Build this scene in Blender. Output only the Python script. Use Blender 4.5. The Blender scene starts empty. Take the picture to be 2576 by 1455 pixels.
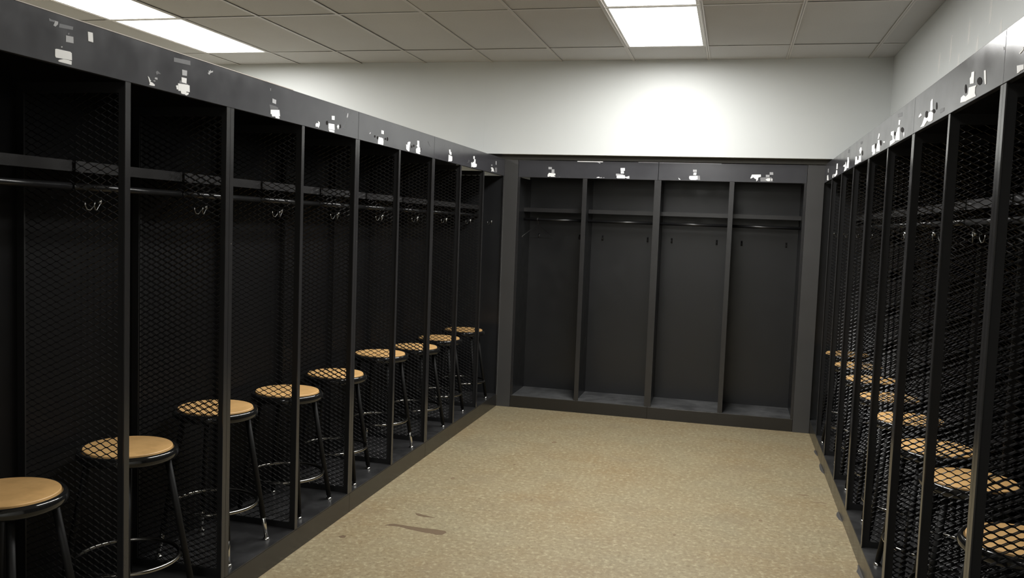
import bpy, math, random
from mathutils import Matrix, Vector

random.seed(7)
scene = bpy.context.scene
COL = scene.collection

# ---------------------------------------------------------------- camera
W, L = 2.649, 7.40                 # aisle width, distance to the back lockers
FPX = 2188.39                      # focal length in pixels of the 2576 px frame
yaw, pitch, roll = math.radians(14.144), math.radians(-4.186), math.radians(2.098)
fw = Vector((-math.sin(yaw)*math.cos(pitch), math.cos(yaw)*math.cos(pitch), math.sin(pitch)))
r0 = Vector((math.cos(yaw), math.sin(yaw), 0)); u0 = r0.cross(fw)
cr = math.cos(roll)*r0 + math.sin(roll)*u0
cu = -math.sin(roll)*r0 + math.cos(roll)*u0
cam = bpy.data.cameras.new('camera')
cam.sensor_fit = 'HORIZONTAL'; cam.sensor_width = 36.0; cam.lens = FPX*36.0/2576.0
cam.clip_start = 0.05; cam.clip_end = 60
cam_ob = bpy.data.objects.new('camera', cam); COL.objects.link(cam_ob)
m = Matrix((cr, cu, -fw)).transposed().to_4x4(); m.translation = Vector((1.969, 0.0, 1.607))
cam_ob.matrix_world = m
scene.camera = cam_ob

# ---------------------------------------------------------------- world, exposure, lamp levels
world = bpy.data.worlds.new('world'); scene.world = world; world.use_nodes = True
world.node_tree.nodes['Background'].inputs[0].default_value = (0.5, 0.5, 0.5, 1)
world.node_tree.nodes['Background'].inputs[1].default_value = 0.0
scene.view_settings.view_transform = 'Standard'
scene.view_settings.look = 'None'
scene.view_settings.gamma = 1.0
scene.view_settings.use_curve_mapping = False
scene.view_settings.exposure = 0.0
LAMP_WATTS = 35.0                  # each troffer
LENS_GLOW = 5.2
LAMP_SPREAD = math.radians(178)
LAMP_COLOR = (1.0, 0.992, 0.965)

# ---------------------------------------------------------------- helpers
def new_mesh(name, verts, faces, smooth=False):
    me = bpy.data.meshes.new(name)
    me.from_pydata(verts, [], faces)
    me.update()
    if smooth:
        me.polygons.foreach_set('use_smooth', [True]*len(me.polygons))
    return me

class MB:
    def __init__(self): self.v = []; self.f = []
    def box(self, x0, x1, y0, y1, z0, z1):
        n = len(self.v)
        self.v += [(x0,y0,z0),(x1,y0,z0),(x1,y1,z0),(x0,y1,z0),(x0,y0,z1),(x1,y0,z1),(x1,y1,z1),(x0,y1,z1)]
        self.f += [(n,n+3,n+2,n+1),(n+4,n+5,n+6,n+7),(n,n+1,n+5,n+4),(n+1,n+2,n+6,n+5),(n+2,n+3,n+7,n+6),(n+3,n,n+4,n+7)]
        return self
    def tube(self, pts, r, seg=12, closed=False, cap=True):
        P = [Vector(p) for p in pts]; N = len(P); n0 = len(self.v)
        rr = r if isinstance(r, (list, tuple)) else [r]*N
        prev = None
        for i in range(N):
            if closed: t = (P[(i+1) % N]-P[i-1]).normalized()
            else: t = (P[min(i+1,N-1)]-P[max(i-1,0)]).normalized()
            if prev is None:
                a = Vector((0,0,1)) if abs(t.z) < .9 else Vector((1,0,0))
                u = t.cross(a).normalized()
            else:
                u = (prev - t*prev.dot(t)).normalized()
            prev = u; w = t.cross(u)
            for k in range(seg):
                an = 2*math.pi*k/seg
                self.v.append(tuple(P[i] + rr[i]*(math.cos(an)*u + math.sin(an)*w)))
        for i in range(N if closed else N-1):
            a = n0+i*seg; b = n0+((i+1) % N)*seg
            for k in range(seg):
                k2 = (k+1) % seg
                self.f.append((a+k, a+k2, b+k2, b+k))
        if cap and not closed:
            self.f.append(tuple(n0+k for k in range(seg))[::-1])
            self.f.append(tuple(n0+(N-1)*seg+k for k in range(seg)))
        return self
    def lathe(self, prof, seg=48, cx=0, cy=0):
        n0 = len(self.v); M = len(prof)
        for k in range(seg):
            a = 2*math.pi*k/seg; c, s = math.cos(a), math.sin(a)
            for (r, z) in prof: self.v.append((cx+r*c, cy+r*s, z))
        for k in range(seg):
            a = n0+k*M; b = n0+((k+1) % seg)*M
            for j in range(M-1):
                self.f.append((a+j, b+j, b+j+1, a+j+1))
        return self
    def prism(self, poly, to3, t0, t1):
        """poly: 2-D outline, to3(a, b, t) -> point"""
        area = sum(poly[i][0]*poly[(i+1) % len(poly)][1]-poly[(i+1) % len(poly)][0]*poly[i][1] for i in range(len(poly)))
        if area < 0: poly = poly[::-1]
        n = len(self.v); k = len(poly)
        self.v += [to3(a, b, t0) for a, b in poly] + [to3(a, b, t1) for a, b in poly]
        self.f.append(tuple(range(n, n+k))[::-1]); self.f.append(tuple(range(n+k, n+2*k)))
        for i in range(k):
            j = (i+1) % k
            self.f.append((n+i, n+j, n+k+j, n+k+i))
        return self
    def mesh(self, name, mat, smooth=False):
        me = new_mesh(name, self.v, self.f, smooth)
        me.materials.append(mat)
        return me
    def build(self, name, mat, parent=None, smooth=False, bevel=0):
        o = link(name, self.mesh(name, mat, smooth), parent)
        if bevel:
            b = o.modifiers.new('bevel', 'BEVEL'); b.width = bevel; b.segments = 2; b.limit_method = 'ANGLE'
        return o

def link(name, data, parent=None, loc=None):
    o = bpy.data.objects.new(name, data); COL.objects.link(o)
    if parent is not None: o.parent = parent
    if loc is not None: o.location = loc
    return o

def tag(o, label, cat, group=None):
    o['label'] = label; o['category'] = cat
    if group: o['group'] = group
    return o

def thing(name, label, cat, loc=(0,0,0), rz=0, group=None):
    o = link(name, None, None, loc); o.rotation_euler = (0, 0, rz)
    o.empty_display_size = .1
    return tag(o, label, cat, group)

def struct(o):
    o['kind'] = 'structure'; return o

# ---------------------------------------------------------------- materials
def principled(name, base, rough=.5, metal=0.0, spec=.5, coat=0.0):
    mt = bpy.data.materials.new(name); mt.use_nodes = True
    b = mt.node_tree.nodes['Principled BSDF']
    b.inputs['Base Color'].default_value = (*base, 1)
    b.inputs['Roughness'].default_value = rough
    b.inputs['Metallic'].default_value = metal
    b.inputs['Specular IOR Level'].default_value = spec
    b.inputs['Coat Weight'].default_value = coat
    return mt

class NT:
    def __init__(self, mt):
        self.t = mt.node_tree; self.b = self.t.nodes['Principled BSDF']
        self.co = self.t.nodes.new('ShaderNodeTexCoord').outputs['Object']
    def n(self, typ, **kw):
        nd = self.t.nodes.new(typ)
        for k, v in kw.items(): setattr(nd, k, v)
        return nd
    def l(self, a, b): self.t.links.new(a, b)
    def mapping(self, scale=(1,1,1), loc=(0,0,0), rot=(0,0,0)):
        mp = self.n('ShaderNodeMapping'); self.l(self.co, mp.inputs['Vector'])
        mp.inputs['Scale'].default_value = scale; mp.inputs['Location'].default_value = loc
        mp.inputs['Rotation'].default_value = rot
        return mp.outputs[0]
    def noise(self, scale, detail=4, rough=.55, vec=None, dist=0):
        nd = self.n('ShaderNodeTexNoise'); self.l(vec or self.co, nd.inputs['Vector'])
        nd.inputs['Scale'].default_value = scale; nd.inputs['Detail'].default_value = detail
        nd.inputs['Roughness'].default_value = rough; nd.inputs['Distortion'].default_value = dist
        return nd.outputs['Fac']
    def ramp(self, fac, stops, interp='LINEAR'):
        nd = self.n('ShaderNodeValToRGB'); self.l(fac, nd.inputs[0]); cr_ = nd.color_ramp
        cr_.interpolation = interp
        while len(cr_.elements) < len(stops): cr_.elements.new(.5)
        for e, (p, c) in zip(cr_.elements, stops):
            e.position = p; e.color = (c, c, c, 1) if isinstance(c, (int, float)) else (*c, 1)
        return nd.outputs[0]
    def mix(self, fac, a, b, blend='MIX'):
        nd = self.n('ShaderNodeMix', data_type='RGBA', blend_type=blend)
        for sock, val in ((nd.inputs['Factor'], fac), (nd.inputs['A'], a), (nd.inputs['B'], b)):
            if isinstance(val, (int, float)): sock.default_value = val
            elif isinstance(val, tuple): sock.default_value = (*val, 1)
            else: self.l(val, sock)
        return nd.outputs['Result']
    def bump(self, h, strength, dist=.002):
        nd = self.n('ShaderNodeBump'); self.l(h, nd.inputs['Height'])
        nd.inputs['Strength'].default_value = strength; nd.inputs['Distance'].default_value = dist
        self.l(nd.outputs[0], self.b.inputs['Normal'])
    def color(self, s): self.l(s, self.b.inputs['Base Color'])
    def rough(self, s): self.l(s, self.b.inputs['Roughness'])

def painted_black(name, base, chip, rough, chips=.76, scale=26):
    mt = principled(name, base, rough); t = NT(mt)
    c1 = t.ramp(t.noise(scale, 3, .6), [(chips, 0.0), (chips+.02, 1.0)])
    v = t.mix(t.noise(4, 4), tuple(x*.85 for x in base), tuple(x*1.15 for x in base))
    t.color(t.mix(c1, v, chip))
    t.rough(t.ramp(t.noise(9, 5), [(.3, rough-.03), (.7, rough+.05)]))
    t.bump(t.noise(140, 2), .05)
    return mt

M_FRAME = painted_black('black_frame_paint', (.0255,.0250,.0255), (.42,.38,.32), .20, .765, 34)
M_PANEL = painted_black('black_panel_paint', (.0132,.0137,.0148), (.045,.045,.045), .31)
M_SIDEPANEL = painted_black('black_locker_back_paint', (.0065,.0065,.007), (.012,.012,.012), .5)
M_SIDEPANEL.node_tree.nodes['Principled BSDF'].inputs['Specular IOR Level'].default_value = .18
M_MESH = principled('black_expanded_metal', (.0095,.0093,.0096), .22, spec=.5)
M_KICK = painted_black('black_plinth_paint', (.020,.0185,.016), (.30,.28,.24), .22, .76, 30)
M_SHADED_FRAME = principled('shaded_black_frame', (.009,.009,.0095), .55, spec=.3)  # same black as the posts, darkened to paint in the shade on the webs
M_STRIP = principled('brown_black_strip', (.040,.037,.028), .6)
M_BAND = principled('worn_beige_edge', (.50,.45,.40), .5)
M_ROD = principled('black_rod_enamel', (.009,.009,.0095), .28)
M_STEEL = principled('bright_steel', (.66,.65,.62), .22, 1.0)
M_LEG = principled('black_leg_enamel', (.008,.008,.008), .55, spec=.2)
M_HOOK = principled('dull_steel_hook', (.30,.30,.29), .30, 1.0)
M_FILLER = painted_black('worn_black_filler_paint', (.050,.049,.048), (.10,.10,.10), .45)
M_BLACKGLOSS = principled('black_gloss_enamel', (.010,.010,.010), .09)
M_RING = principled('dark_nickel', (.30,.29,.27), .20, 1.0)
M_PAPER = principled('white_label_paper', (.96,.96,.95), .6)
M_TAPE_GLINT = principled('pale_tape_and_glint', (.42,.42,.43), .5)
M_RESIDUE = principled('grey_tape_residue', (.075,.075,.078), .45)
M_RESIDUE2 = principled('light_tape_residue', (.24,.24,.245), .5)
M_GLUE = principled('dark_glue_spot', (.020,.018,.017), .9, spec=.1)

mt = principled('black_laminate', (.030,.030,.033), .2); t = NT(mt)
t.rough(t.ramp(t.noise(6, 5), [(.3, .14), (.7, .24)]))
t.color(t.mix(t.noise(11, 6), (.037,.037,.042), (.050,.050,.056)))
M_FASCIA = mt

mt = principled('dusty_black_floor', (.03,.03,.03), .4); t = NT(mt)
d = t.ramp(t.noise(7, 7, .65), [(.42, 0.0), (.72, 1.0)])
t.color(t.mix(d, (.020,.020,.0205), (.048,.048,.049)))
t.rough(t.ramp(t.noise(5, 5), [(.3, .28), (.7, .5)]))
M_LFLOOR = mt
mt = principled('grey_dusty_floor', (.06,.06,.06), .5); t = NT(mt)
t.color(t.mix(t.ramp(t.noise(5, 7, .65), [(.38, 0.0), (.7, 1.0)]), (.045,.046,.047), (.120,.122,.123)))
M_LFLOOR2 = mt

mt = principled('hardboard', (.47,.29,.13), .5); t = NT(mt)
c = t.mix(t.noise(16, 6, .6), (.66,.385,.145), (.84,.52,.215))
c = t.mix(t.ramp(t.noise(7, 4, .6, t.mapping(loc=(3,1,0))), [(.54, 0.0), (.74, .55)]), c, (.50,.28,.105))
t.color(c)
M_BOARD = mt

mt = principled('painted_wall', (.60,.61,.585), .42); t = NT(mt)
t.color(t.mix(t.noise(1.7, 5), (.655,.675,.665), (.70,.718,.705)))
t.bump(t.noise(90, 3), .08)
M_WALL = mt
M_STREAK = principled('pale_streak_tone', (.90,.895,.87), .25)

mt = principled('ceiling_tile_board', (.56,.525,.48), .8); t = NT(mt)
c = t.mix(t.noise(2.1, 3), (.56,.55,.535), (.62,.61,.595))
c = t.mix(t.ramp(t.noise(120, 2), [(.62, 0.0), (.7, .3)]), c, (.40,.37,.33))
t.color(c); t.bump(t.noise(160, 2), .15)
M_TILE = mt
M_GRID = principled('ceiling_grid_metal', (.63,.60,.56), .4)
M_HOUSING = principled('white_lamp_housing', (.80,.79,.76), .35)

mt = bpy.data.materials.new('lamp_lens'); mt.use_nodes = True
nt = mt.node_tree; nt.nodes.remove(nt.nodes['Principled BSDF'])
em = nt.nodes.new('ShaderNodeEmission'); em.inputs[0].default_value = (1.0, .98, .95, 1); em.inputs[1].default_value = LENS_GLOW
nt.links.new(em.outputs[0], nt.nodes['Material Output'].inputs[0])
M_LENS = mt

# speckled tan floor coating
mt = principled('speckled_tan_floor', (.40,.32,.20), .5); t = NT(mt)
base = t.mix(t.ramp(t.noise(1.3, 5, .6), [(.36, 0.0), (.64, 1.0)]), (.295,.220,.117), (.290,.245,.150))
base = t.mix(t.ramp(t.noise(3.6, 4, .6, t.mapping(loc=(2,5,0))), [(.40, 0.0), (.66, .6)]), base, (.335,.280,.170))
fl = t.ramp(t.noise(36, 4, .7), [(.50, 0.0), (.66, .85)])
base = t.mix(fl, base, (.47,.405,.255))
dk = t.ramp(t.noise(47, 4, .7, t.mapping(loc=(7,3,1))), [(.50, 0.0), (.68, .8)])
base = t.mix(dk, base, (.190,.140,.075))
vo = t.n('ShaderNodeTexVoronoi'); t.l(t.co, vo.inputs['Vector']); vo.inputs['Scale'].default_value = 34
pit = t.ramp(vo.outputs['Distance'], [(.045, 1.0), (.10, 0.0)])
pick = t.ramp(t.noise(21, 2, .5, t.mapping(loc=(1,9,4))), [(.56, 0.0), (.60, 1.0)])
pm = t.n('ShaderNodeMath', operation='MULTIPLY'); t.l(pit, pm.inputs[0]); t.l(pick, pm.inputs[1])
base = t.mix(pm.outputs[0], base, (.11,.075,.045))
st = t.ramp(t.noise(2.4, 4, .6, t.mapping(loc=(4,2,0))), [(.55, 0.0), (.75, .45)])
base = t.mix(st, base, (.24,.188,.118))
t.color(base)
t.rough(t.ramp(t.noise(12, 4), [(.3, .50), (.7, .64)]))
t.bump(t.noise(200, 3), .12)
M_FLOOR = mt
M_SCUFF = principled('brown_scuff', (.155,.105,.060), .7)
M_SMUDGE = principled('black_paint_smudge', (.075,.072,.070), .55)
M_SCUFF2 = principled('light_brown_scuff', (.235,.170,.098), .7)

# ---------------------------------------------------------------- room shell
ZC = 3.003
XL, XR, YF, YW = -4.62, 3.094, -3.4, 7.335
floor = struct(MB().box(XL, XR, YF, 7.90, -.1, 0).build('floor', M_FLOOR))
b = MB(); b.box(XL-.1, XR+.1, YW, 8.0, 2.222, 3.2); b.box(XL-.1, XR+.1, 7.88, 8.0, -.1, 2.222)
wall_back = struct(b.build('wall_back', M_WALL))
wall_right = struct(MB().box(XR, XR+.1, YF, 7.88, -.1, 3.2).build('wall_right', M_WALL))
struct(MB().box(XL-.1, XL, YF, 7.88, -.1, 3.2).build('wall_left', M_WALL))
struct(MB().box(XL-.1, XR+.1, YF-.1, YF, -.1, 3.2).build('wall_front', M_WALL))
struct(MB().box(-.5, XR, 7.404, 7.43, 2.182, 2.222).build('trim_1', M_STRIP))
# drywall joint showing as a fine raised line on the back wall
MB().box(-.185, -.181, YW-.0006, YW, 2.222, 3.0).build('wall_joint', M_WALL, wall_back)
# pale vertical streaks on the right wall
for (y, z0, z1, w) in [(5.42,2.615,2.76,.042),(5.03,2.63,2.75,.042),(5.22,2.50,2.62,.042),(4.845,2.52,2.63,.042),
                       (4.64,2.645,2.77,.042),(4.45,2.50,2.62,.042),(5.70,2.60,2.72,.042),(5.62,2.45,2.52,.042)]:
    n = 8; left = []; right = []
    for i in range(n+1):
        f = i/n; ww = w*.5*(.25+.75*math.sin(math.pi*min(1, .12+.80*(1-f))))
        z = z0+(z1-z0)*f
        left.append((y-ww, z)); right.append((y+ww, z))
    MB().prism(left+right[::-1], lambda a, bb, tt: (XR-tt, a, bb), -.001, .0005).build('wall_streak', M_STREAK, wall_right)

# ceiling: a plain backing, tiles and bars hung below it
ceiling = struct(MB().box(XL-.1, XR+.1, YF-.1, YW+.05, ZC+.16, ZC+.2).build('ceiling', M_HOUSING))
GX0, GP, GY0, GT = -1.351, .61, 6.811, 1.22
xs = [XL]+[GX0+GP*k for k in range(-5, 8) if XL+.05 < GX0+GP*k < XR-.05]+[XR]
ys = [YW]+[GY0-GT*k for k in range(0, 9) if GY0-GT*k > YF+.05]+[YF]
lamp_cells = [(c, k) for c in (-2, 4) for k in (0, 1, 2)]+[(4, 6), (4, 7)]
def is_lamp(xa, yb_):
    for c, k in lamp_cells:
        if abs(xa-(GX0+GP*c)) < .02 and abs(yb_-(GY0-GT*k)) < .02: return True
    return False
tile_mesh = {}
for j in range(len(ys)-1):
    y1, y0 = ys[j], ys[j+1]
    for i in range(len(xs)-1):
        x0, x1 = xs[i], xs[i+1]
        if is_lamp(x0, y1): continue
        key = (round(x1-x0, 3), round(y1-y0, 3))
        if key not in tile_mesh:
            hx, hy = (x1-x0)/2-.002, (y1-y0)/2-.002
            tile_mesh[key] = MB().box(-hx, hx, -hy, hy, 0, .016).mesh('ceiling_tile', M_TILE)
        o = link('ceiling_tile', tile_mesh[key], ceiling, ((x0+x1)/2, (y0+y1)/2, ZC+.0045+random.uniform(0, .003)))
        o.rotation_euler = (random.uniform(-.0025, .0025), random.uniform(-.003, .003), 0)
for x in xs[1:-1]:
    b = MB(); b.box(x-.012, x+.012, YF, YW, ZC, ZC+.0012); b.box(x-.001, x+.001, YF, YW, ZC, ZC+.03)
    b.build('grid_bar', M_GRID, ceiling)
for y in ys[1:-1]:
    for i in range(len(xs)-1):
        b = MB(); b.box(xs[i]+.012, xs[i+1]-.012, y-.010, y+.010, ZC+.0004, ZC+.0014)
        b.build('grid_bar', M_GRID, ceiling)

# floor marks
def floor_mark(name, pts, mat, h=.0008):
    MB().prism(pts, lambda a, bb, tt: (a, bb, tt), -.001, h).build(name, mat, floor)
floor_mark('scuff_mark', [(.262,4.205),(.28,4.235),(.30,4.245),(.36,4.24),(.45,4.235),(.54,4.240),(.59,4.235),(.603,4.215),(.592,4.176),(.56,4.168),(.52,4.180),(.50,4.174),(.45,4.186),(.40,4.196),(.33,4.216)], M_SCUFF)
floor_mark('scuff_mark', [(.345,4.445),(.365,4.443),(.40,4.430),(.475,4.408),(.43,4.405),(.39,4.405),(.36,4.420)], M_SCUFF)
floor_mark('scuff_mark', [(2.43,5.60),(2.47,5.615),(2.51,5.60),(2.47,5.585)], M_SCUFF2)
floor_mark('scuff_mark', [(2.50,5.47),(2.56,5.487),(2.59,5.475),(2.60,5.455),(2.56,5.468)], M_SCUFF2)
floor_mark('stain_spot', [(.108,3.975),(.12,4.0),(.14,3.995),(.143,3.972),(.125,3.962)], M_SCUFF)
for (x, y, a) in [(.33,5.15,.020),(.62,5.6,.012),(.9,4.9,.012),(1.75,4.6,.010),(.75,6.3,.020),(2.2,5.0,.013)]:
    floor_mark('stain_spot', [(x+a*random.uniform(.6,1.1)*math.cos(k), y+a*random.uniform(.8,1.6)*math.sin(k)) for k in (0,1,2,3.1,4.1,5.2)], M_SCUFF2)
for (y, w, d_) in [(5.24,.10,.022),(6.30,.16,.020),(4.35,.14,.024),(6.75,.10,.016)]:
    pts = [(W, y-w)]+[(W-d_*random.uniform(.5, 1.1)*math.sin(math.pi*(k+.5)/7), y-w+2*w*(k+.5)/7) for k in range(7)]+[(W, y+w)]
    floor_mark('paint_smudge', pts, M_SMUDGE)

# ---------------------------------------------------------------- lamps
def troffer(c, k, label):
    x0 = GX0+GP*c; x1 = x0+GP; y1 = GY0-GT*k; y0 = y1-GT
    cx, cy = (x0+x1)/2, (y0+y1)/2
    t = thing('ceiling_light', label, 'light', (cx, cy, ZC), 0, 'recessed fluorescent ceiling lights')
    hx, hy = GP/2-.013, GT/2-.011
    b = MB()
    for (a, b_, c_, d_) in [(-hx,-hx+.018,-hy,hy),(hx-.018,hx,-hy,hy),(-hx+.018,hx-.018,-hy,-hy+.018),(-hx+.018,hx-.018,hy-.018,hy)]:
        b.box(a, b_, c_, d_, .002, .012)
    b.build('lens_frame', M_HOUSING, t)
    MB().box(-hx, hx, -hy, hy, .10, .11).build('housing', M_HOUSING, t)
    MB().box(-hx+.018, hx-.018, -hy+.018, hy-.018, .006, .012).build('lens', M_LENS, t)
    la = bpy.data.lights.new('lamp_light', 'AREA'); la.shape = 'RECTANGLE'
    la.size = 2*hx-.04; la.size_y = 2*hy-.04; la.energy = LAMP_WATTS; la.color = LAMP_COLOR; la.spread = LAMP_SPREAD
    lo = link('lamp_light', la, t, (0, 0, .004))
troffer(4, 0, 'bright ceiling light panel over the aisle, end nearest the back wall')
troffer(4, 1, 'bright ceiling light panel over the aisle, cut off by the top of the photo')
troffer(-2, 0, 'bright ceiling light panel above the left lockers, the farther of two')
troffer(-2, 1, 'bright ceiling light panel above the left lockers, the nearer, cut by the photo top')
for c in (4, -2):
    troffer(c, 2, 'ceiling light panel outside the photo over the ' + ('aisle' if c == 4 else 'left side'))

troffer(4, 6, 'ceiling light panel behind the camera over the aisle, nearer')
troffer(4, 7, 'ceiling light panel behind the camera over the aisle, farther')

# ---------------------------------------------------------------- lockers
DEP, ZK, ZB, ZT = .445, .109, 2.034, 2.180
LWD, SWD = .0508, .0234
def expanded_metal(sx, tilt):
    """lattice of tilted strands in the x-z plane, from x=.03 to .425 (times sx)"""
    v, f = [], []
    nx = int((.425-.03)/(LWD/2)); z0 = ZK+.03; nz = int((ZB-.03-z0)/(SWD/2))
    ws = Vector((0, .78*tilt, .62))*.0019; ts = Vector((0, -.62*tilt, .78))*.0008
    for i in range(nx):
        for j in range(nz+1):
            if (i+j) % 2: continue
            for dj in (-1, 1):
                if not 0 <= j+dj <= nz: continue
                xa, za, xb, zb = .03+i*LWD/2, z0+j*SWD/2, .03+(i+1)*LWD/2, z0+(j+dj)*SWD/2
                k = .16
                # short flat bond at each node, then the slanted strand
                pts = [(xa, za), (xa+LWD/2*k, za+dj*SWD/2*.06), (xb-LWD/2*k, zb-dj*SWD/2*.06), (xb, zb)]
                n = len(v)
                for q, (x, z) in enumerate(pts):
                    p = Vector((x*sx, 0, z)); g = 1.25 if q in (0, 3) else 1.0
                    for s1, s2 in ((-1,-1),(1,-1),(1,1),(-1,1)):
                        v.append(tuple(p+s1*ws*g+s2*ts))
                for q in range(3):
                    a = n+q*4; c_ = a+4
                    for s in range(4):
                        s2 = (s+1) % 4
                        fc = (a+s, a+s2, c_+s2, c_+s)
                        f.append(fc if sx < 0 else fc[::-1])
    me = new_mesh('expanded_mesh', v, f); me.materials.append(M_MESH)
    return me
MESH = {-1: expanded_metal(-1, 1), 1: expanded_metal(1, 1)}

def post_mesh(sx, double):
    b = MB()
    def bx(x0, x1, y0, y1):
        X = sorted((x0*sx, x1*sx)); b.box(X[0], X[1], y0, y1, ZK, ZB)
    if double:      # one of a back-to-back pair: +1 lies on the far side of the joint, -1 on the near side
        Y = sorted((.001*double, .026*double)); bx(0, .004, Y[0], Y[1])
    else:
        bx(0, .004, -.013, .013)
    return b.mesh('post', M_FRAME)
POST = {(s, d): post_mesh(s, d) for s in (-1, 1) for d in (-1, 0, 1)}
def frame_mesh(sx):
    b = MB()
    def bx(x0, x1, y0, y1, z0, z1):
        X = sorted((x0*sx, x1*sx)); b.box(X[0], X[1], y0, y1, z0, z1)
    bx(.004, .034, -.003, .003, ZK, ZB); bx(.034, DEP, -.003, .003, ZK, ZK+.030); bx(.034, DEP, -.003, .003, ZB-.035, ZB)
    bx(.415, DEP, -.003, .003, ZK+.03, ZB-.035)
    return b.mesh('partition_frame', M_SHADED_FRAME)
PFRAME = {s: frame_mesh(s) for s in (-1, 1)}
def hook_mesh(sx):
    b = MB()
    X = sorted((.094*sx, .116*sx)); b.box(X[0], X[1], -.0045, -.003, 1.628, 1.642)
    for dx in (.095, .115):
        s = 1 if dx > .1 else -1
        pts = [(dx*sx, -.004, 1.635), (dx*sx, -.018, 1.618), ((dx+.002*s)*sx, -.030, 1.606), ((dx+.006*s)*sx, -.040, 1.608), ((dx+.008*s)*sx, -.046, 1.622), ((dx+.009*s)*sx, -.047, 1.632)]
        b.tube(pts, [.0017]*5+[.0023], 8)
    return b.mesh('coat_hook', M_HOOK, True)
HOOK = {s: hook_mesh(s) for s in (-1, 1)}

def bank_labels(fascia, labels, a0, a1, to3):
    for tone, poly in labels:
        c = sum(p[0] for p in poly)/len(poly)
        if not a0 <= c < a1: continue
        mat, h = {'w': (M_PAPER, .0012), 'l': (M_TAPE_GLINT, .0008), 'g': (M_RESIDUE, .0005), 'g2': (M_RESIDUE2, .0006), 'd': (M_GLUE, .0009)}[tone]
        nm = {'w': 'label_scrap', 'l': 'tape_scrap', 'g': 'tape_residue', 'g2': 'tape_residue', 'd': 'glue_spot'}[tone]
        MB().prism(poly, to3, .0, h).build(nm, mat, fascia)

def side_bank(label, sx, X, posts, labels, end_solid):
    """a run of open lockers along y; X front plane, sx=-1 opens toward +x. posts: [(y, double)]"""
    y0, y1 = posts[0][0], posts[-1][0]
    T = thing('locker_bank', label, 'lockers', (0, 0, 0), 0, 'black open locker banks')
    def bx(b, d0, d1, ya, yb, za, zb):
        q = sorted((X+sx*d0, X+sx*d1)); b.box(q[0], q[1], ya, yb, za, zb); return b
    bx(MB(), 0, DEP, y0, y1, 0, ZK-.004).build('plinth', M_KICK, T, bevel=.002)
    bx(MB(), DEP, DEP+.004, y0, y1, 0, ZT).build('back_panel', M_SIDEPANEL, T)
    bx(MB(), .02, DEP, y0, y1, ZT-.012, ZT-.004).build('top_panel', M_PANEL, T)
    q = sorted((X-sx*.002, X+sx*.016))
    fa = MB().box(q[0], q[1], y0+.0012, y1-.0012, ZB, ZT).build('fascia', M_FASCIA, T, bevel=.0012)
    fx = X-sx*.002
    bank_labels(fa, labels, y0, y1, lambda a, c, tt: (fx-sx*tt, a, c))
    for i, (y, dbl) in enumerate(posts):
        first, last = i == 0, i == len(posts)-1
        if dbl or first or last: sides = ([1] if not last else [])+([-1] if not first else [])
        else: sides = [0]
        for sd in sides:
            link('post', POST[(sx, sd)], T, (X, y, 0))
            yy = y+.005*sd
            if last and end_solid:
                q_ = sorted((X+sx*.004, X+sx*DEP))
                MB().box(q_[0], q_[1], yy-.003, yy+.003, ZK, ZB).build('end_panel', M_PANEL, T)
                continue
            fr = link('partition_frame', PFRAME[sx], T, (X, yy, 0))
            em_ = link('expanded_mesh', MESH[sx], fr); em_['kind'] = 'stuff'
    for (ya, _), (yb, _) in zip(posts[:-1], posts[1:]):
        a, c = ya+.009, yb-.009
        bx(MB(), .001, DEP, ya+.002, yb-.002, ZK-.004, ZK).build('locker_floor', M_LFLOOR, T)
        b = MB(); bx(b, .214, DEP, a, c, 1.768, 1.772); bx(b, .212, .216, a, c, 1.735, 1.772)
        b.build('shelf', M_FRAME, T)
        b = MB(); b.tube([(X+sx*.222, a, 1.685), (X+sx*.222, c, 1.685)], .0125, 14)
        rod = b.build('coat_rod', M_ROD, T, True)
        link('coat_hook', HOOK[sx], T, (X, c+.003, 0))
    return T, fa

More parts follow.
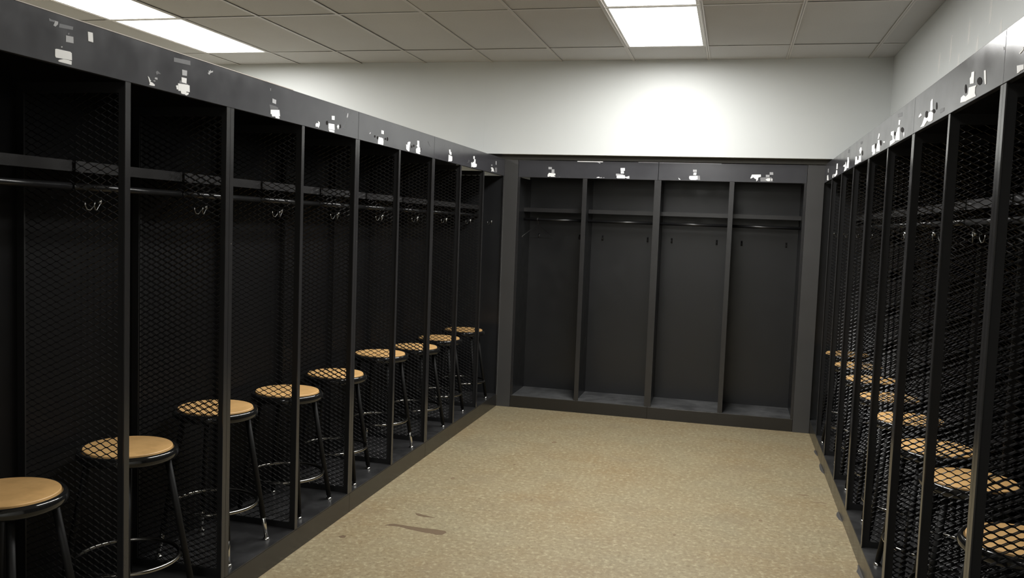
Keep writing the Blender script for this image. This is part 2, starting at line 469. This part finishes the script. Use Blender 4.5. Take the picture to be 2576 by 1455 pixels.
LP = .6063; RP = .6055
yl = lambda k: 2.514+LP*k
yr = lambda k: 2.620+RP*k
LABELS_LEFT = [
 ('w', [(2.193,2.077),(2.197,2.078),(2.251,2.08),(2.257,2.077),(2.258,2.056),(2.194,2.052),(2.191,2.056),(2.191,2.075)]),
 ('w', [(2.202,2.044),(2.207,2.048),(2.223,2.053),(2.244,2.054),(2.257,2.053),(2.256,2.042),(2.207,2.042)]),
 ('l', [(2.234,2.125),(2.264,2.127),(2.265,2.108),(2.234,2.106)]),
 ('w', [(2.325,2.156),(2.346,2.157),(2.348,2.128),(2.327,2.128)]),
 ('l', [(2.191,2.158),(2.203,2.158),(2.202,2.15),(2.192,2.141),(2.184,2.143),(2.188,2.15)]),
 ('g', [(2.167,2.16),(2.179,2.158),(2.191,2.159),(2.19,2.153),(2.179,2.153),(2.169,2.152)]),
 ('g', [(2.208,2.154),(2.264,2.157),(2.262,2.147),(2.206,2.142)]),
 ('l', [(2.221,2.088),(2.219,2.086),(2.215,2.085),(2.214,2.087),(2.215,2.089),(2.219,2.09)]),
 ('g', [(2.249,2.133),(2.247,2.13),(2.243,2.129),(2.241,2.131),(2.243,2.134),(2.247,2.135)]),
 ('w', [(2.777,2.073),(2.834,2.077),(2.845,2.076),(2.846,2.052),(2.826,2.051),(2.825,2.048),(2.84,2.049),(2.839,2.043),(2.826,2.037),(2.816,2.04),(2.807,2.039),(2.796,2.04),(2.793,2.048),(2.779,2.047)]),
 ('w', [(2.765,2.063),(2.776,2.066),(2.777,2.051),(2.77,2.05)]),
 ('l', [(2.8,2.126),(2.83,2.127),(2.829,2.108),(2.801,2.106)]),
 ('w', [(2.797,2.098),(2.827,2.099),(2.826,2.08),(2.798,2.08)]),
 ('g', [(2.786,2.084),(2.797,2.087),(2.798,2.079),(2.837,2.081),(2.836,2.078),(2.784,2.075)]),
 ('g', [(2.752,2.16),(2.849,2.166),(2.85,2.15),(2.752,2.145)]),
 ('l', [(2.962,2.151),(2.972,2.151),(2.975,2.157),(2.98,2.152),(2.993,2.156),(2.992,2.15),(2.977,2.145),(2.968,2.136),(2.958,2.141),(2.967,2.146)]),
 ('w', [(2.61,2.07),(2.617,2.066),(2.622,2.059),(2.627,2.057),(2.622,2.053),(2.633,2.052),(2.647,2.047),(2.646,2.042),(2.631,2.041),(2.617,2.041),(2.621,2.047),(2.617,2.055)]),
 ('l', [(2.648,2.072),(2.661,2.073),(2.662,2.066),(2.647,2.066)]),
 ('l', [(2.639,2.06),(2.651,2.061),(2.649,2.058),(2.641,2.058)]),
 ('g', [(2.652,2.091),(2.661,2.097),(2.681,2.089),(2.665,2.087),(2.657,2.082)]),
 ('w', [(3.424,2.067),(3.498,2.076),(3.504,2.049),(3.49,2.047),(3.5,2.045),(3.5,2.038),(3.467,2.037),(3.463,2.043),(3.437,2.04),(3.433,2.049),(3.424,2.049)]),
 ('g', [(3.413,2.088),(3.466,2.088),(3.489,2.084),(3.489,2.077),(3.445,2.07),(3.422,2.067)]),
 ('l', [(3.438,2.117),(3.47,2.115),(3.469,2.097),(3.438,2.099)]),
 ('g', [(3.416,2.158),(3.426,2.158),(3.425,2.147),(3.417,2.147)]),
 ('w', [(3.978,2.076),(4.042,2.079),(4.047,2.051),(4.025,2.05),(3.999,2.049),(3.978,2.05)]),
 ('w', [(3.978,2.047),(4.044,2.048),(4.044,2.038),(3.989,2.037)]),
 ('w', [(4.012,2.117),(4.043,2.12),(4.043,2.1),(4.013,2.098)]),
 ('w', [(3.865,2.073),(3.884,2.069),(3.883,2.055),(3.872,2.042),(3.864,2.046),(3.842,2.044),(3.841,2.056),(3.854,2.063),(3.871,2.062)]),
 ('w', [(4.085,2.083),(4.097,2.076),(4.086,2.058),(4.072,2.071)]),
 ('l', [(4.193,2.154),(4.201,2.153),(4.199,2.139),(4.191,2.129),(4.184,2.133)]),
 ('d', [(3.975,2.078),(3.972,2.07),(3.964,2.066),(3.955,2.068),(3.951,2.075),(3.954,2.083),(3.963,2.087),(3.971,2.085)]),
 ('d', [(4.119,2.078),(4.118,2.07),(4.113,2.067),(4.108,2.069),(4.106,2.076),(4.108,2.083),(4.112,2.087),(4.117,2.085)]),
 ('w', [(4.606,2.075),(4.648,2.076),(4.669,2.073),(4.674,2.057),(4.672,2.037),(4.631,2.037),(4.597,2.037),(4.595,2.043),(4.6,2.061)]),
 ('w', [(4.641,2.118),(4.675,2.118),(4.676,2.099),(4.642,2.098)]),
 ('l', [(4.483,2.087),(4.495,2.09),(4.492,2.083),(4.483,2.078),(4.474,2.081)]),
 ('d', [(4.601,2.071),(4.598,2.064),(4.591,2.061),(4.584,2.063),(4.58,2.069),(4.583,2.076),(4.59,2.079),(4.598,2.077)]),
 ('d', [(4.745,2.079),(4.742,2.07),(4.735,2.066),(4.727,2.068),(4.723,2.076),(4.726,2.085),(4.733,2.089),(4.741,2.086)]),
 ('d', [(4.562,2.074),(4.559,2.069),(4.552,2.066),(4.544,2.068),(4.541,2.072),(4.544,2.078),(4.551,2.08),(4.558,2.079)]),
 ('d', [(4.712,2.076),(4.71,2.071),(4.704,2.068),(4.697,2.07),(4.694,2.074),(4.697,2.079),(4.703,2.082),(4.709,2.081)]),
 ('w', [(5.066,2.095),(5.095,2.099),(5.098,2.093),(5.09,2.078),(5.086,2.061),(5.085,2.039),(5.071,2.038),(5.042,2.045),(5.033,2.048),(5.029,2.076),(5.051,2.076),(5.053,2.089)]),
 ('w', [(5.218,2.118),(5.252,2.12),(5.258,2.082),(5.274,2.077),(5.278,2.053),(5.255,2.046),(5.275,2.046),(5.271,2.038),(5.237,2.038),(5.203,2.041),(5.2,2.063),(5.216,2.073),(5.234,2.077),(5.208,2.085),(5.223,2.095)]),
 ('d', [(5.138,2.072),(5.135,2.066),(5.127,2.063),(5.119,2.065),(5.115,2.07),(5.118,2.076),(5.126,2.08),(5.134,2.078)]),
 ('d', [(5.174,2.081),(5.171,2.075),(5.162,2.071),(5.153,2.073),(5.148,2.079),(5.152,2.085),(5.161,2.088),(5.17,2.087)]),
 ('d', [(5.293,2.072),(5.291,2.066),(5.286,2.063),(5.279,2.065),(5.276,2.071),(5.278,2.077),(5.284,2.08),(5.29,2.078)]),
 ('g', [(5.412,2.134),(5.425,2.134),(5.463,2.106),(5.454,2.105)]),
 ('w', [(5.852,2.12),(5.88,2.124),(5.884,2.11),(5.905,2.106),(5.907,2.087),(5.869,2.09),(5.857,2.102)]),
 ('w', [(5.848,2.085),(5.925,2.079),(5.928,2.05),(5.908,2.043),(5.863,2.04),(5.846,2.037),(5.847,2.063)]),
 ('w', [(6.441,2.125),(6.473,2.128),(6.476,2.107),(6.443,2.105)]),
 ('w', [(6.464,2.105),(6.501,2.105),(6.5,2.074),(6.536,2.072),(6.534,2.053),(6.512,2.047),(6.455,2.041),(6.418,2.043),(6.398,2.037),(6.39,2.071),(6.406,2.076),(6.427,2.068),(6.434,2.08),(6.462,2.084)]),
 ('l', [(7.083,2.139),(7.115,2.14),(7.115,2.109),(7.087,2.11)]),
 ('w', [(6.942,2.073),(6.978,2.081),(7.022,2.072),(7.039,2.055),(7.055,2.047),(6.997,2.048),(6.964,2.043),(6.967,2.06)]),
 ('g2', [(7.069,2.084),(7.132,2.088),(7.137,2.05),(7.082,2.046)]),
 ('l', [(6.988,2.097),(6.979,2.092),(6.96,2.09),(6.95,2.095),(6.959,2.101),(6.977,2.102)]),
 ('g', [(6.317,2.088),(6.345,2.086),(6.338,2.073),(6.292,2.062),(6.288,2.065),(6.322,2.075)]),
]
LABELS_BACK = [
 ('l', [(0.389,2.121),(0.419,2.12),(0.42,2.101),(0.39,2.101)]),
 ('l', [(0.419,2.101),(0.442,2.101),(0.443,2.071),(0.418,2.07)]),
 ('w', [(0.395,2.07),(0.451,2.067),(0.453,2.051),(0.439,2.047),(0.456,2.037),(0.446,2.037),(0.411,2.037),(0.407,2.044),(0.401,2.037),(0.385,2.037),(0.385,2.054)]),
 ('l', [(0.496,2.037),(0.493,2.037),(0.487,2.037),(0.483,2.037),(0.486,2.038),(0.493,2.038)]),
 ('w', [(0.808,2.037),(0.823,2.045),(0.835,2.045),(0.835,2.038),(0.855,2.041),(0.855,2.037),(0.81,2.037)]),
 ('l', [(0.859,2.037),(0.877,2.042),(0.878,2.037),(0.859,2.037)]),
 ('w', [(1.012,2.123),(1.048,2.124),(1.049,2.101),(1.013,2.101)]),
 ('w', [(1.014,2.098),(1.041,2.098),(1.042,2.078),(1.016,2.077)]),
 ('l', [(0.975,2.075),(0.995,2.075),(1.039,2.069),(1.039,2.063),(0.981,2.056),(0.975,2.06)]),
 ('w', [(0.984,2.06),(1.051,2.064),(1.051,2.052),(1.065,2.051),(1.088,2.059),(1.09,2.037),(1.068,2.037),(1.059,2.044),(1.05,2.037),(0.986,2.037),(0.981,2.043)]),
 ('l', [(0.812,2.168),(0.82,2.172),(0.838,2.163),(0.836,2.157)]),
 ('w', [(1.496,2.053),(1.514,2.039),(1.515,2.037),(1.502,2.037)]),
 ('l', [(1.612,2.122),(1.643,2.122),(1.644,2.103),(1.613,2.102)]),
 ('w', [(1.619,2.097),(1.642,2.098),(1.64,2.077),(1.616,2.078)]),
 ('w', [(1.586,2.069),(1.652,2.072),(1.654,2.042),(1.636,2.037),(1.62,2.037),(1.6,2.037),(1.588,2.041),(1.583,2.055)]),
 ('g2', [(1.652,2.073),(1.67,2.073),(1.674,2.037),(1.654,2.038)]),
 ('w', [(2.085,2.091),(2.155,2.093),(2.157,2.076),(2.137,2.067),(2.134,2.047),(2.122,2.037),(2.12,2.055),(2.109,2.058),(2.098,2.069),(2.078,2.058),(2.074,2.062)]),
 ('g2', [(2.151,2.069),(2.241,2.071),(2.244,2.061),(2.243,2.045),(2.255,2.037),(2.253,2.037),(2.222,2.037),(2.218,2.037),(2.155,2.037)]),
 ('w', [(2.207,2.062),(2.226,2.065),(2.232,2.053),(2.226,2.041),(2.21,2.041),(2.193,2.052)]),
 ('l', [(2.194,2.092),(2.223,2.092),(2.224,2.073),(2.195,2.072)]),
 ('l', [(2.223,2.113),(2.25,2.113),(2.252,2.092),(2.224,2.092)]),
 ('w', [(2.238,2.061),(2.247,2.063),(2.248,2.045),(2.239,2.045)]),
]
LABELS_RIGHT = [
 ('l', [(7.175,2.132),(7.104,2.129),(7.108,2.099),(7.164,2.104)]),
 ('w', [(7.203,2.083),(7.131,2.082),(7.083,2.039),(7.195,2.046)]),
 ('w', [(6.566,2.126),(6.505,2.122),(6.507,2.084),(6.573,2.087)]),
 ('w', [(6.576,2.081),(6.515,2.076),(6.51,2.047),(6.577,2.04),(6.673,2.038),(6.697,2.059),(6.598,2.057)]),
 ('w', [(6.786,2.062),(6.737,2.064),(6.749,2.04),(6.799,2.04)]),
 ('w', [(5.955,2.119),(5.915,2.115),(5.877,2.084),(5.88,2.045),(5.986,2.053),(5.974,2.08),(5.953,2.095)]),
 ('w', [(6.042,2.098),(6.019,2.064),(5.976,2.045),(6.022,2.039),(6.114,2.041),(6.073,2.06),(6.076,2.067),(6.174,2.077),(6.145,2.082),(6.064,2.082)]),
 ('w', [(5.572,2.09),(5.495,2.084),(5.476,2.044),(5.523,2.04),(5.575,2.044),(5.568,2.065)]),
 ('w', [(5.421,2.082),(5.34,2.077),(5.324,2.041),(5.419,2.043),(5.473,2.039),(5.483,2.06),(5.426,2.059)]),
 ('w', [(5.379,2.126),(5.339,2.123),(5.322,2.103),(5.346,2.089),(5.387,2.093),(5.392,2.103),(5.415,2.112)]),
 ('d', [(5.259,2.085),(5.261,2.074),(5.277,2.071),(5.297,2.077),(5.309,2.089),(5.307,2.099),(5.291,2.102),(5.272,2.096)]),
 ('d', [(5.437,2.071),(5.44,2.063),(5.455,2.061),(5.473,2.066),(5.484,2.074),(5.481,2.082),(5.465,2.084),(5.447,2.079)]),
 ('w', [(4.723,2.134),(4.701,2.131),(4.699,2.118),(4.73,2.107),(4.745,2.11)]),
 ('w', [(4.74,2.101),(4.701,2.099),(4.684,2.081),(4.667,2.074),(4.661,2.041),(4.771,2.047),(4.772,2.064),(4.757,2.086),(4.733,2.085)]),
 ('w', [(4.93,2.093),(4.846,2.092),(4.843,2.071),(4.807,2.058),(4.812,2.041),(4.894,2.04),(4.889,2.057),(4.922,2.061)]),
 ('d', [(4.764,2.075),(4.769,2.066),(4.791,2.064),(4.816,2.07),(4.83,2.081),(4.825,2.091),(4.803,2.093),(4.778,2.086)]),
 ('d', [(4.617,2.077),(4.622,2.067),(4.642,2.065),(4.666,2.072),(4.68,2.083),(4.675,2.092),(4.654,2.094),(4.631,2.088)]),
 ('w', [(4.519,2.071),(4.527,2.068),(4.548,2.07),(4.566,2.074),(4.568,2.078),(4.552,2.078),(4.53,2.075)]),
 ('g', [(5.951,2.167),(5.872,2.161),(5.881,2.14),(5.959,2.146)]),
 ('g', [(5.387,2.16),(5.3,2.154),(5.324,2.14),(5.388,2.145)]),
 ('w', [(4.174,2.132),(4.139,2.128),(4.142,2.108),(4.175,2.111)]),
 ('w', [(4.189,2.1),(4.145,2.099),(4.123,2.04),(4.232,2.048),(4.222,2.081),(4.201,2.085)]),
 ('w', [(4.36,2.101),(4.289,2.098),(4.279,2.062),(4.24,2.052),(4.242,2.044),(4.366,2.039),(4.37,2.059),(4.301,2.059),(4.314,2.077),(4.361,2.088)]),
 ('d', [(4.218,2.077),(4.224,2.071),(4.245,2.071),(4.267,2.076),(4.278,2.083),(4.272,2.089),(4.251,2.089),(4.229,2.084)]),
 ('d', [(4.04,2.074),(4.048,2.067),(4.073,2.066),(4.101,2.073),(4.115,2.082),(4.107,2.09),(4.082,2.09),(4.054,2.083)]),
 ('w', [(4.04,2.063),(4.021,2.061),(4.021,2.039),(4.039,2.054)]),
 ('w', [(3.51,2.125),(3.494,2.123),(3.491,2.099),(3.485,2.083),(3.517,2.083),(3.526,2.09),(3.528,2.118)]),
 ('w', [(3.555,2.082),(3.515,2.081),(3.473,2.07),(3.472,2.045),(3.502,2.043),(3.547,2.048),(3.565,2.055),(3.607,2.044),(3.622,2.04),(3.691,2.044),(3.659,2.051),(3.638,2.064),(3.625,2.074),(3.581,2.065),(3.558,2.067)]),
 ('w', [(3.701,2.099),(3.679,2.088),(3.731,2.085),(3.734,2.092)]),
 ('d', [(3.441,2.072),(3.446,2.068),(3.461,2.067),(3.477,2.072),(3.485,2.078),(3.481,2.083),(3.466,2.083),(3.449,2.079)]),
 ('d', [(3.557,2.074),(3.561,2.065),(3.58,2.063),(3.602,2.07),(3.614,2.082),(3.609,2.092),(3.59,2.093),(3.568,2.086)]),
 ('d', [(3.412,2.086),(3.412,2.077),(3.42,2.074),(3.43,2.079),(3.436,2.09),(3.436,2.099),(3.429,2.102),(3.419,2.097)]),
 ('g', [(4.214,2.164),(4.112,2.158),(4.106,2.14),(4.207,2.147)]),
 ('g', [(3.366,2.069),(3.299,2.066),(3.302,2.054),(3.361,2.054)]),
 ('w', [(2.959,2.125),(2.928,2.122),(2.924,2.086),(2.968,2.091),(2.975,2.109),(2.961,2.113)]),
 ('w', [(2.98,2.082),(2.889,2.075),(2.903,2.07),(2.902,2.053),(2.888,2.042),(2.973,2.044),(3.007,2.044),(3.074,2.049),(3.07,2.065),(3.04,2.068),(3.011,2.059),(2.983,2.063)]),
 ('d', [(3.005,2.082),(3.006,2.072),(3.014,2.069),(3.025,2.075),(3.032,2.086),(3.031,2.096),(3.023,2.099),(3.012,2.093)]),
 ('d', [(2.831,2.077),(2.837,2.07),(2.856,2.069),(2.878,2.076),(2.889,2.086),(2.883,2.093),(2.863,2.094),(2.842,2.087)]),
 ('w', [(2.817,2.105),(2.799,2.103),(2.785,2.061),(2.795,2.061),(2.809,2.081)]),
 ('w', [(2.503,2.061),(2.448,2.054),(2.445,2.042),(2.473,2.042),(2.481,2.04),(2.496,2.04)]),
 ('w', [(2.493,2.09),(2.459,2.099),(2.458,2.092),(2.487,2.087)]),
 ('l', [(2.639,2.136),(2.633,2.135),(2.632,2.126),(2.637,2.127)]),
]

bankA, fasA = side_bank('long black locker bank on the left, nearest the camera, with beige-edged fascia', -1, 0.0,
    [(yl(-3),1),(yl(-2),0),(yl(-1),1),(yl(0),0),(yl(1),1),(yl(2),0),(yl(3),1)], LABELS_LEFT, False)
b = MB().box(-.012, .003, 1.6, 3.62, ZT, ZT+.003); b.build('edge_band', M_BAND, fasA)
side_bank('short two-locker black bank in the middle of the left row', -1, 0.0,
    [(yl(3),1),(yl(4),0),(yl(5),1)], LABELS_LEFT, False)
side_bank('three-locker black bank at the far end of the left row', -1, 0.0,
    [(yl(5),1),(yl(6),0),(yl(7),0),(7.392,0)], LABELS_LEFT, True)
side_bank('black locker bank at the right edge of the photo, nearest the camera', 1, W,
    [(yr(-2),1),(yr(-1),0),(yr(0),1)], LABELS_RIGHT, False)
side_bank('two-locker black bank in the right row, second from the camera', 1, W,
    [(yr(0),1),(yr(1),0),(yr(2),1)], LABELS_RIGHT, False)
side_bank('long black locker bank in the right row, reaching the back corner', 1, W,
    [(yr(2),1),(yr(3),0),(yr(4),1),(yr(5),0),(yr(6),0),(yr(7),0),(7.464,0)], LABELS_RIGHT, True)

def back_bank(label, posts):
    x0, x1 = posts[0][0], posts[-1][0]
    T = thing('locker_bank', label, 'lockers', (0, 0, 0), 0, 'black open locker banks')
    MB().box(x0, x1, L, L+DEP+.015, 0, ZK-.006).build('plinth', M_KICK, T, bevel=.002)
    MB().box(x0, x1, L+DEP+.015, L+DEP+.02, 0, ZT).build('back_panel', M_PANEL, T)
    MB().box(x0, x1, L+.02, L+DEP+.015, ZT-.012, ZT-.004).build('top_panel', M_PANEL, T)
    fa = MB().box(x0+.0012, x1-.0012, L-.002, L+.016, ZB-.006, ZT-.004).build('fascia', M_FASCIA, T, bevel=.0025)
    bank_labels(fa, LABELS_BACK, x0, x1, lambda a, c, tt: (a, L-.002-tt, c))
    for i, (x, w) in enumerate(posts):
        xx = x
        if i == 0: xx = x+w/2
        if i == len(posts)-1: xx = x-w/2
        b = MB(); b.box(xx-w/2, xx+w/2, L, L+.004, ZK-.002, ZB-.006); b.box(xx-.002, xx+.002, L+.004, L+.03, ZK-.002, ZB-.006)
        b.build('post', M_FRAME, T)
        MB().box(xx-.003, xx+.003, L+.03, L+DEP+.014, ZK-.002, ZB-.006).build('partition_panel', M_PANEL, T)
    for (xa, _), (xb, _) in zip(posts[:-1], posts[1:]):
        a, c = xa+.006, xb-.006
        MB().box(xa+.002, xb-.002, L+.001, L+DEP+.014, ZK-.006, ZK-.002).build('locker_floor', M_LFLOOR2, T)
        b = MB(); b.box(a, c, L+.214, L+DEP+.014, 1.766, 1.770); b.box(a, c, L+.212, L+.216, 1.735, 1.770)
        b.build('shelf', M_FRAME, T)
        MB().tube([(a, L+.222, 1.668), (c, L+.222, 1.668)], .0125, 14).build('coat_rod', M_ROD, T, True)
        for hx_ in (a+.1, c-.1):
            b = MB(); b.box(hx_-.008, hx_+.008, L+DEP+.011, L+DEP+.015, 1.50, 1.545)
            b.tube([(hx_, L+DEP+.012, 1.535), (hx_, L+DEP-.02, 1.515), (hx_, L+DEP-.035, 1.512), (hx_, L+DEP-.042, 1.525)], .003, 8)
            b.build('coat_hook', M_FRAME, T, True)
    return T, fa
_, fb = back_bank('black locker bank on the left half of the back wall', [(.122,.02),(.713,.038),(1.330,.028)])
MB().box(.640, .860, L-.0035, L-.002, 2.169, 2.176).build('tape_strip', M_PAPER, fb)
MB().box(1.16, 1.326, L-.0030, L-.002, 2.1725, 2.1755).build('edge_highlight', M_TAPE_GLINT, fb)  # pale strips on both back fascias stand in for the top edge highlight
_, fb2 = back_bank('black locker bank on the right half of the back wall', [(1.330,.028),(1.932,.038),(2.516,.02)])
MB().box(1.334, 1.84, L-.0030, L-.002, 2.1725, 2.1755).build('edge_highlight', M_TAPE_GLINT, fb2)
tag(MB().box(.0, .121, L-.006, L+.012, 0, ZT-.004).build('filler_panel', M_FILLER, None, bevel=.0015),
    'tall narrow black filler panel in the left back corner', 'panel', 'corner filler panels')
tag(MB().box(2.517, W-.001, L-.006, L+.012, 0, ZT-.004).build('filler_panel', M_FILLER, None, bevel=.0015),
    'tall narrow black filler panel in the right back corner', 'panel', 'corner filler panels')

# wire hanger left on the first rod of the back wall
hx0, hy0, hz0 = .268, L+.222, 1.668
hg = thing('wire_hanger', 'thin wire coat hanger on the rod of the leftmost back locker', 'hanger', (hx0, hy0, hz0), math.radians(62))
b = MB(); R_ = .0155
pts = [(R_*math.cos(a), 0, R_*math.sin(a)) for a in [math.radians(d_) for d_ in range(200, -91, -22)]]
b.tube([(-x, y, z) for x, y, z in pts]+[(0, 0, -.045)], .0016, 8); b.build('hook', M_HOOK, hg, True)
b = MB(); b.tube([(0,0,-.045),(.09,0,-.09),(.205,0,-.150),(.212,0,-.158),(.205,0,-.164),(-.205,0,-.164),(-.212,0,-.158),(-.205,0,-.150),(-.09,0,-.09)], .0016, 8, closed=True)
b.build('frame', M_HOOK, hg, True)

# ---------------------------------------------------------------- stools
SEAT = .606                       # seat height above the locker floor
def stool_parts(lift):
    """lift: height added by pulled-out leg extensions"""
    s = SEAT+lift
    parts = {}
    prof = [(0.0,s-.024),(.120,s-.024),(.150,s-.030),(.165,s-.040),(.172,s-.043),(.178,s-.040),(.1815,s-.032),(.182,s-.024),(.180,s-.014),(.175,s-.007),(.169,s-.005),(.164,s-.007),(.160,s-.010),(.158,s-.014),(0.0,s-.014)]
    parts['seat_pan'] = MB().lathe(prof, 64).mesh('seat_pan', M_BLACKGLOSS, True)
    prof = [(0.0,s-.014),(.158,s-.014),(.1595,s-.010),(.159,s-.002),(.157,s),(0.0,s)]
    me = MB().lathe(prof, 64).mesh('seat_board', M_BOARD, False); parts['seat_board'] = me
    legs = []
    zr = .172+lift
    for k in range(4):
        a = math.pi/4+k*math.pi/2; c_, s_ = math.cos(a), math.sin(a)
        top = Vector((.135*c_, .135*s_, s-.028)); bot = Vector((.236*c_, .236*s_, .012))
        d = bot-top
        zc = .012+max(.055*(lift > 0), .012)+lift
        e = top+d*((top.z-zc)/(top.z-bot.z))
        b = MB(); b.tube([tuple(top), tuple(e)], .0125, 14)
        leg = b.mesh('leg', M_LEG, True)
        b = MB(); b.tube([tuple(e+(top-e).normalized()*.02), tuple(bot)], .0098, 14)
        ext = b.mesh('leg_extension', M_STEEL if lift else M_LEG, True)
        b = MB(); b.lathe([(0,.012),(.009,.012),(.0155,.008),(.0165,.003),(.0165,0.0),(0,0.0)], 16, .236*c_, .236*s_)
        gl = b.mesh('glide', M_STEEL, True)
        legs.append((leg, ext, gl))
    parts['legs'] = legs
    rr = .135+(.236-.135)*((s-.028-zr)/(s-.040))-.020
    parts['foot_ring'] = MB().tube([(rr*math.cos(2*math.pi*i/48), rr*math.sin(2*math.pi*i/48), zr) for i in range(48)], .0085, 12, closed=True).mesh('foot_ring', M_RING, True)
    br = MB()
    for k in range(2):
        a = math.pi/4+k*math.pi/2; r1 = .150
        br.tube([(-r1*math.cos(a), -r1*math.sin(a), s-.034), (r1*math.cos(a), r1*math.sin(a), s-.034)], .008, 8)
    parts['brace'] = br.mesh('brace', M_LEG, True)
    return parts
PARTS = {0: stool_parts(0.0), 1: stool_parts(.040)}
def stool(x, y, rz, tall, label, group):
    P_ = PARTS[tall]
    T = thing('stool', label, 'stool', (x, y, ZK+.0002), math.radians(rz), group)
    for nm in ('seat_pan', 'seat_board', 'foot_ring', 'brace'): link(nm, P_[nm], T)
    for leg, ext, gl in P_['legs']:
        lg = link('leg', leg, T); link('leg_extension', ext, lg); link('glide', gl, lg)
    return T
GL, GR = 'stools in the left lockers', 'stools in the right lockers'
left_stools = [
 (-.205,2.209, 5,0,'stool at the bottom left corner, tan seat cut by the photo edge'),
 (-.225,2.810,-8,0,'tan-topped stool in the left row, second from the camera, half behind mesh'),
 (-.222,3.385,2,1,'raised stool with bright leg tips in the left row, third from the camera'),
 (-.223,4.029, 0,0,'tan-topped stool in the left row, fourth from the camera'),
 (-.231,4.608,10,0,'tan-topped stool in the left row, fifth from the camera'),
 (-.205,5.205,-2,1,'raised stool with bright leg tips in the left row, sixth from the camera'),
 (-.212,5.858,-5,0,'tan-topped stool in the left row, seventh from the camera'),
 (-.215,6.400, 4,0,'small-looking stool in the left row, second from the back corner'),
 (-.205,7.000, 0,0,'farthest stool of the left row, next to the back corner'),
]
for x, y, rz, tall, lab in left_stools: stool(x, y, rz, tall, lab, GL)
right_stools = [
 (2.868,2.875,12,0,'stool at the bottom right of the photo, nearest of the right row'),
 (2.888,3.560,-4,0,'tan-topped stool in the right row, second from the camera'),
 (2.872,4.060, 6,0,'tan-topped stool in the right row, third from the camera'),
 (2.868,4.662,-4,0,'tan-topped stool in the right row, fourth from the camera'),
 (2.873,5.260, 3,0,'tan-topped stool in the right row, fifth from the camera'),
 (2.870,5.880, 0,0,'tan-topped stool in the right row, sixth from the camera'),
 (2.865,6.480, 8,0,'dim stool in the right row, second from the back corner'),
 (2.862,7.090,-6,0,'farthest stool of the right row, almost hidden behind the mesh'),
]
for x, y, rz, tall, lab in right_stools: stool(x, y, rz, tall, lab, GR)
